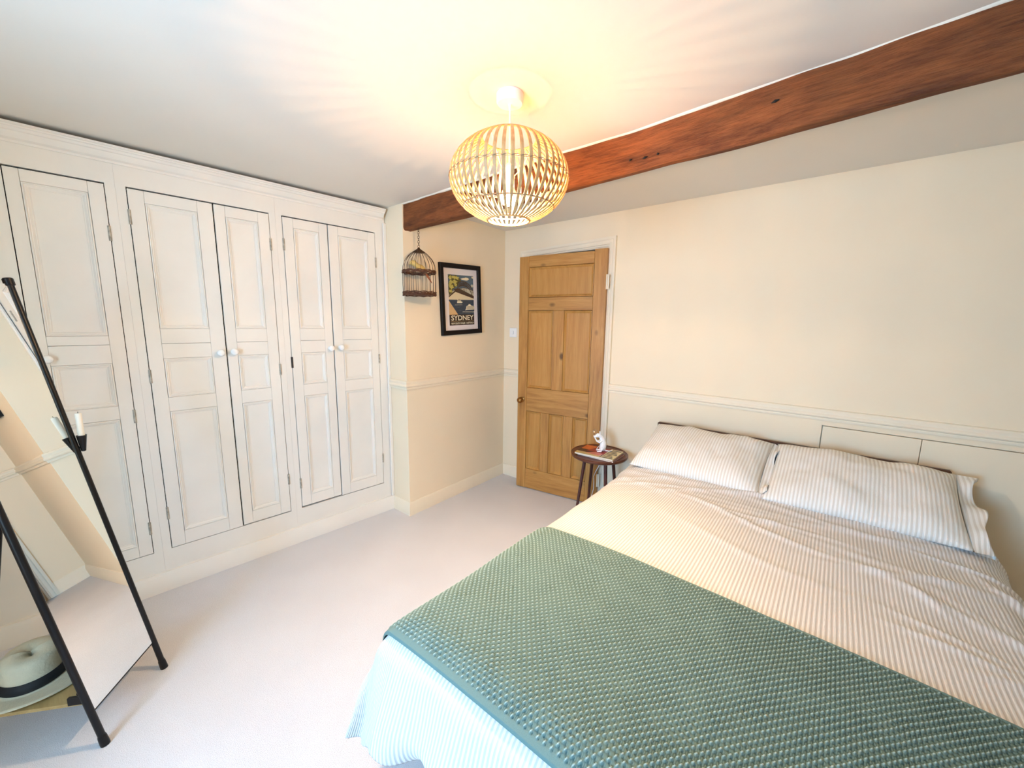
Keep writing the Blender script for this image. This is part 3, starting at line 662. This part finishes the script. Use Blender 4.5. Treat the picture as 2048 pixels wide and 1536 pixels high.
sm = duv.modifiers.new('thickness', 'SOLIDIFY'); sm.thickness = .012; sm.offset = 1
# --- knitted throw, every stitch modelled
cx_, cy_ = .0092, .0118
tp = np.arange(-.235, 1.80, .0023); tq = np.arange(1.055, 1.868, .00295); TP, TQ = np.meshgrid(tp, tq)
skew = .05*(TP-.0)        # the throw lies slightly askew
TQs = TQ+skew*np.clip((1.87-TQ)/.8, 0, 1)
a_, b_ = TP/cx_, (TQ-tq[0])/cy_; wob = grid_noise(len(tp), len(tq), 60, 26, 41)*.10; a_ = a_+wob; b_ = b_+grid_noise(len(tp), len(tq), 60, 26, 42)*.10
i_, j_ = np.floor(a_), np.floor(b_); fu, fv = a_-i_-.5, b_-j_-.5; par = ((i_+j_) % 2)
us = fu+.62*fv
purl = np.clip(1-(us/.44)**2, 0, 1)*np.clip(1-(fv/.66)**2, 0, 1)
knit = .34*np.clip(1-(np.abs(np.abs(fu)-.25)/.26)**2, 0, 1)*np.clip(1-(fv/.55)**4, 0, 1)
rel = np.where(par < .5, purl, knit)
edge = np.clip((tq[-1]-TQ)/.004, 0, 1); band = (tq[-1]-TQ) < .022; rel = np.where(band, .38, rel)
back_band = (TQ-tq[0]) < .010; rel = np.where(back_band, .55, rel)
low2 = np.interp(TQs, qv, np.arange(len(qv))); lowi = lowf[np.clip(low2.astype(int), 0, nq_-1), np.clip(((TP+.34)/2.18*(np_-1)).astype(int), 0, np_-1)]
thr_off = .010+rel*.0075+lowi
thr_off = thr_off*np.where(np.minimum(TQ-tq[0], tq[-1]-TQ) < .003, .45, 1)
P2, N2 = surf(TP, TQs, thr_off)
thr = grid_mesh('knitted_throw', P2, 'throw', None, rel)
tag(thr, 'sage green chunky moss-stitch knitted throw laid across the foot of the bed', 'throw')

# --- pillows
def pillow(name, label, loc, hw_, hl_, T, slope, yaw, seed, flap):
    nu, nv = 90, 56; u = np.linspace(-1, 1, nu); v = np.linspace(-1, 1, nv); U, V = np.meshgrid(u, v)
    nz = grid_noise(nu, nv, 9, 6, seed)*.010+grid_noise(nu, nv, 22, 14, seed+1)*.004
    prof = (np.clip(1-np.abs(U)**3.2, 0, 1)*np.clip(1-np.abs(V)**2.6, 0, 1))**.55
    X = hw_*U*(1-.035*(1-V**2)); Y = hl_*V*(1-.05*(1-U**2))
    top = np.stack([X, Y, T*prof+nz*np.clip(prof*2, 0, 1)], -1); bot = np.stack([X, Y, -T*.75*prof], -1)
    # the open end of the case: a loose, creased flap past the filling
    nf = 10; F_ = []
    for i in range(1, nf+1):
        t = i/nf; w_ = .012*np.sin(v*9+seed)*t+.018*t*np.sin(v*4.5+seed*2)
        F_.append(np.stack([np.full(nv, hw_)*(1-.035*(1-v**2))+flap*t*(1+.25*np.sin(v*5+seed)), hl_*v*(1-.10*t*abs(v)), .010*t+w_*1.1], -1))
    Ft = np.stack(F_, 1); Fb = Ft.copy(); Fb[..., 2] -= .006+.012*np.linspace(0, 1, nf)[None, :]
    top = np.concatenate([top, Ft], 1); bot = np.concatenate([bot, Fb], 1)
    n2 = nu+nf; full = np.concatenate([top, bot[:, ::-1]], 1)
    UVX = np.concatenate([full[:, :n2, 0], full[:, n2:, 0]], 1); uv = np.stack([UVX, full[..., 1]], -1)
    o = grid_mesh(name, full, 'pillow', uv, closed_u=True)
    # close the long edges
    bm = bmesh.new(); bm.from_mesh(o.data); bmesh.ops.remove_doubles(bm, verts=bm.verts, dist=.0008); bmesh.ops.recalc_face_normals(bm, faces=bm.faces)
    bm.to_mesh(o.data); bm.free()
    o.location = loc; o.rotation_euler = (slope, 0, yaw); return tag(o, label, 'pillow', 'striped pillows')
pillow('pillow', 'striped pillow nearer the bedside table, leaning on the headboard', (1.886, -.320, .706), .353, .255, .088, math.radians(20), -.015, 3, .048)
pillow('pillow', 'striped pillow on the far side of the bed from the bedside table', (2.622, -.338, .707), .366, .268, .092, math.radians(19), -.01, 8, .06)

# ------------------------------------------------------------------ bedside table and the things on it
TX, TY, TZ = 1.166, -.243, .530
tb = thing('bedside_table', 'small round dark walnut bedside table with splayed legs', 'table', (TX, TY, 0))
R_ = .212
MB().lathe([(.001, TZ-.026), (R_-.022, TZ-.026), (R_-.006, TZ-.018), (R_, TZ-.008), (R_, TZ+.001), (R_-.004, TZ+.005), (R_-.010, TZ+.004), (R_-.016, TZ), (.001, TZ)], 72, cap=False).build('table_top', 'table', tb, smooth=.5)
for i in range(4):
    a = math.radians(51+90*i); c_, s_ = math.cos(a), math.sin(a)
    MB().sweep([(c_*.175, s_*.175, 0), (c_*.112, s_*.112, TZ-.024)], [.0095, .0135], 14).build('leg', 'leg', tb, smooth=.6)
MB().box(-.10, .10, -.012, .012, TZ-.048, TZ-.026).box(-.012, .012, -.10, .10, TZ-.0485, TZ-.0265).build('cross_rail', 'leg', tb)
def magazine(name, label, cx, cy, z0, w, d, t, rot, cover, pieces, group=None):
    o = thing(name, label, 'magazine', (cx, cy, z0), rot, 'magazines on the bedside table')
    MB().box(-w/2+.002, w/2-.002, -d/2+.002, d/2-.001, .0008, t-.0008).build('pages', 'paper', o)
    MB().box(-w/2, w/2, -d/2, d/2, t-.0008, t).build('front_cover', cover, o); MB().box(-w/2, w/2, -d/2, d/2, 0, .0008).build('back_cover', cover, o)
    MB().box(-w/2, w/2, d/2-.001, d/2+.0006, 0, t).build('spine', cover, o)
    for i, (pts, mt) in enumerate(pieces):
        MB().add([(x*w/2, y*d/2, t+.0002+.00004*i) for x, y in pts], [tuple(range(len(pts)))]).build('cover_print', mt, o)
    return o
for nm, c in (('mag_dark', (70, 40, 30)), ('mag_ochre', (196, 172, 116)), ('mag_orange', (206, 104, 40)), ('mag_red', (150, 44, 30)), ('mag_rose', (204, 120, 104)), ('mag_black', (44, 34, 24)), ('mag_plum', (120, 60, 56)), ('mag_cream', (222, 202, 150))):
    MT[nm] = plain(nm, c, .35, var=.12, vscale=40)
rc = lambda x0, x1, y0, y1: [(x0, y0), (x1, y0), (x1, y1), (x0, y1)]
magazine('magazine', 'lower magazine with a plum cover under the other one on the bedside table', 1.196, -.272, TZ+.0004, .285, .215, .010, .02, 'mag_plum', [(rc(-.9, .9, -.9, -.6), 'mag_black')])
pcs = [(rc(-1, .36, -1, 1), 'mag_dark'), (rc(-1, .3, -1, -.55), 'mag_ochre'), (rc(-.98, -.25, .05, 1), 'mag_orange'), ([(-.62, -.2), (.34, -.3), (.34, 1), (-.3, 1)], 'mag_red'), ([(-.55, -.62), (.2, -.8), (.34, -.35), (-.1, -.15)], 'mag_rose'), (rc(.36, 1, -1, 1), 'mag_cream')]
for i in range(7): pcs.append((rc(.40, .94-.08*(i % 3), -.92+.27*i, -.78+.27*i), 'mag_black'))
magazine('magazine', 'top magazine with an orange and black striped cover under the white mouse lamp', 1.180, -.275, TZ+.0106, .297, .222, .011, .075, 'mag_cream', pcs)
# mouse lamp
MX, MY, MZ = 1.186, -.252, TZ+.0226
mouse = thing('mouse_lamp', 'white resin standing mouse holding a small clear bulb on the magazines', 'lamp', (MX, MY, MZ))
mouse.scale = (1.1, 1.1, 1.1)
ex = Vector((-.776, -.631, 0)); ey = Vector((ex.y*-1, ex.x, 0))      # the mouse looks towards the wardrobe
def mp(s, z, l=0): return (ex.x*s+ey.x*l, ex.y*s+ey.y*l, z)
b = MB()
b.sweep([mp(-.004, .004), mp(-.008, .018), mp(-.010, .038), mp(-.010, .060), mp(-.004, .082), mp(.006, .100), mp(.016, .110), mp(.028, .112), mp(.040, .106), mp(.048, .101), mp(.051, .0995)], [.012, .020, .0225, .021, .017, .0135, .0150, .0150, .0105, .0055, .002], 14)
for l in (-1, 1):
    b.sweep([mp(.016, .122, l*.010), mp(.013, .131, l*.013), mp(.012, .138, l*.014)], [.003, .0075, .003], 8, flat=.5)
    b.sweep([mp(.002, .078, l*.014), mp(.018, .066, l*.018), mp(.034, .072, l*.012), mp(.048, .096, l*.005), mp(.050, .101, l*.004)], [.007, .0058, .005, .0042, .0045], 8)
    b.sweep([mp(-.006, .026, l*.014), mp(.004, .014, l*.017), mp(.006, .005, l*.017), mp(.024, .0035, l*.017), mp(.033, .003, l*.016)], [.012, .010, .0065, .0042, .0025], 8)
b.sweep([mp(-.018, .010), mp(-.032, .004), mp(-.048, .0035, .006), mp(-.064, .0035, .004), mp(-.076, .004, -.006), mp(-.078, .008, -.018)], [.0075, .0048, .0036, .003, .0024, .0012], 8)
bo = b.build('mouse_body', 'white_resin', mouse, True); rm = bo.modifiers.new('fuse', 'REMESH'); rm.mode = 'VOXEL'; rm.voxel_size = .0013; rm.use_smooth_shade = True
MB().sweep([mp(.050, .100), mp(.053, .110)], .006, 12).build('bulb_socket', 'white_resin', mouse, True)
bb = MB().lathe([(.005, .0), (.0062, .006), (.013, .018), (.016, .028), (.014, .038), (.007, .044), (.0005, .0455)], 20, cap=False)
bb.v = [tuple(Vector(mp(.053, .110))+Vector((x, y, z))) for x, y, z in bb.v]; bb.build('small_bulb', 'thinglass', mouse, True)
MB().ball(Vector(mp(.053, .134)), .0055, sc=(.8, .8, 1.4)).build('filament', 'bulb_t', mouse, True)
for l in (-1, 1): MB().ball(Vector(mp(.034, .113, l*.0115)), .0018).build('eye', 'black', mouse, True)
cab = MB().sweep([(1.140, -.236, TZ+.0265), (1.118, -.16, TZ+.024), (1.116, -.09, TZ+.020), (1.118, -.040, TZ+.012), (1.118, -.0275, TZ+.004), (1.112, -.030, .47), (1.085, -.062, .37), (1.064, -.082, .31), (1.052, -.092, .27), (1.058, -.095, .22), (1.062, -.102, .17), (1.050, -.115, .10), (1.035, -.125, .04), (1.045, -.14, .004), (1.12, -.17, .003)], .003, 8)
tag(cab.build('power_cable', 'white_plastic', smooth=True), 'thin white lamp cable hanging down behind the bedside table', 'cable')

# ------------------------------------------------------------------ leaning mirror with rear shelf
MF = Vector((.366, -2.677, 0)); mw = Vector((.7762, -.6305, 0)); mb_ = Vector((-.6305, -.7762, 0)); mup = Vector((-.11826, -.14559, .98225)); MWID, MH = .3208, 1.65
mn = mup.cross(mw).normalized()
if mn.dot(CAM-MF) < 0: mn = -mn
mir = thing('standing_mirror', 'tall narrow standing mirror with a thin black metal frame leaning back', 'mirror', tuple(MF+mw*MWID/2))
MO = MF+mw*MWID/2
def ml(a, s, d=0, h=None):            # a: -1 right stile .. 1 left stile, s: along stile (m), d: out of the glass
    return mw*(a*MWID/2)+mup*s+mn*d
for a in (-1, 1):
    st = MB().sweep([ml(a, .004), ml(a, MH)], .0105, 14).build('stile', 'black', mir, smooth=.6)
    MB().sweep([ml(a, .0)-Vector((0, 0, 0)), ml(a, .012), ml(a, .034), ml(a, .040)], [.0135, .0135, .0125, .011], 14).build('foot_cap', 'black', st, smooth=.6)
    MB().sweep([ml(a, MH-.018), ml(a, MH-.015), ml(a, MH+.006), ml(a, MH+.010)], [.011, .0145, .0145, .011], 14).build('top_cap', 'black', st, smooth=.6)
    foot = ml(a, MH*.985)+mb_*.30; foot.z = 0
    MB().sweep([ml(a, MH*.96)+mb_*.008, foot+Vector((0, 0, .004))], .0075, 12).build('rear_leg', 'black', mir, smooth=.6)
for s in (.135, MH-.02): MB().sweep([ml(-1, s, -.004), ml(1, s, -.004)], .006, 10).build('cross_bar', 'black', mir, smooth=.6)
g0, g1 = .138, MH-.012; gx = (MWID/2-.004)/(MWID/2)
for nm, mt, d0, d1 in (('glass', 'mirror', -.001, .002), ('back_board', 'black', -.007, -.0012)):
    vs_ = [ml(sx*gx, s, d) for d in (d0, d1) for sx, s in ((-1, g0), (1, g0), (1, g1), (-1, g1))]
    MB().add(vs_, [(0, 1, 2, 3), (4, 5, 6, 7), (0, 1, 5, 4), (1, 2, 6, 5), (2, 3, 7, 6), (3, 0, 4, 7)]).build(nm, mt, mir)
ZS = .178
base = ml(0, ZS/.98225); sb = base
def sh(a, d, z): return mw*(a*MWID/2)+(Vector((base.x, base.y, 0)))+mb_*d+Vector((0, 0, z))
def slab(a0, a1, d0, d1, z0, z1): return [sh(a, d, z) for z in (z0, z1) for a, d in ((a0, d0), (a1, d0), (a1, d1), (a0, d1))]
BOXF = [(3, 2, 1, 0), (4, 5, 6, 7), (0, 1, 5, 4), (1, 2, 6, 5), (2, 3, 7, 6), (3, 0, 4, 7)]
MB().add(slab(-.97, .97, .012, .44, ZS-.012, ZS), BOXF).build('shelf', 'shelf', mir)
for a in (-1, 1): MB().add(slab(a-.03, a+.03, .0, .05, ZS+.0, ZS+.028), BOXF).ball(sh(a, .014, ZS+.04), .009).build('bracket', 'black', mir)
hat = thing('sun_hat', 'cream felt hat with a black band resting on the shelf behind the mirror', 'hat', tuple(MO+sh(.05, .265, ZS+.001)))
hat.scale = (1.12, 1.12, 1.12)
ns, nr = 56, 14
rows = []
for i in range(nr+1):
    t = i/nr; row = []
    for j in range(ns):
        a = 2*PI*j/ns
        if t < .35: r = .150-(.150-.086)*t/.35; z = .006+.012*(1-t/.35)*math.cos(2*a+.6)+.004*t
        elif t < .75: q = (t-.35)/.40; r = .086-.014*q; z = .008+.088*q
        else: q = (t-.75)/.25; r = .072*(1-q)+.001; z = .096+.012*math.sin(PI*q)-.020*q*abs(math.cos(a))
        row.append((r*1.0*math.cos(a)*1.06, r*.92*math.sin(a), max(z, .002)))
    rows.append(row)
G = np.array(rows)
ho = grid_mesh('hat_body', G, 'hat', parent=hat, closed_u=True); ho.modifiers.new('thickness', 'SOLIDIFY').thickness = .0025
bd_ = np.array([[(r*1.06*math.cos(2*PI*j/ns), r*.92*math.sin(2*PI*j/ns), z) for j in range(ns)] for r, z in ((.0885, .012), (.0885, .014), (.0835, .042), (.082, .042))])
grid_mesh('hat_band', bd_, 'band', parent=hat, closed_u=True)
# candle in a clip-on holder
cp = MO+ml(-1, .640*MH, .025)-mw*.010
cnd = thing('candle_holder', 'white candle in a black cone holder clipped to the mirror stile', 'candle', tuple(cp))
MB().lathe([(.004, -.060), (.007, -.058), (.0145, .0), (.0155, .004), (.011, .004), (.010, -.01)], 20).build('cone', 'black', cnd, smooth=.6)
MB().sweep([(0, 0, -.035), tuple(-mn*.010+Vector((0, 0, -.042))), tuple(-mn*.018+mw*.008+Vector((0, 0, -.044)))], .004, 8).build('clip', 'black', cnd, smooth=.6)
MB().lathe([(.0095, -.006), (.0098, .088), (.008, .091), (.001, .091)], 18).build('candle', 'wax', cnd, smooth=.6)
MB().sweep([(0, 0, .090), (.001, 0, .097)], .0009, 5).build('wick', 'black', cnd)
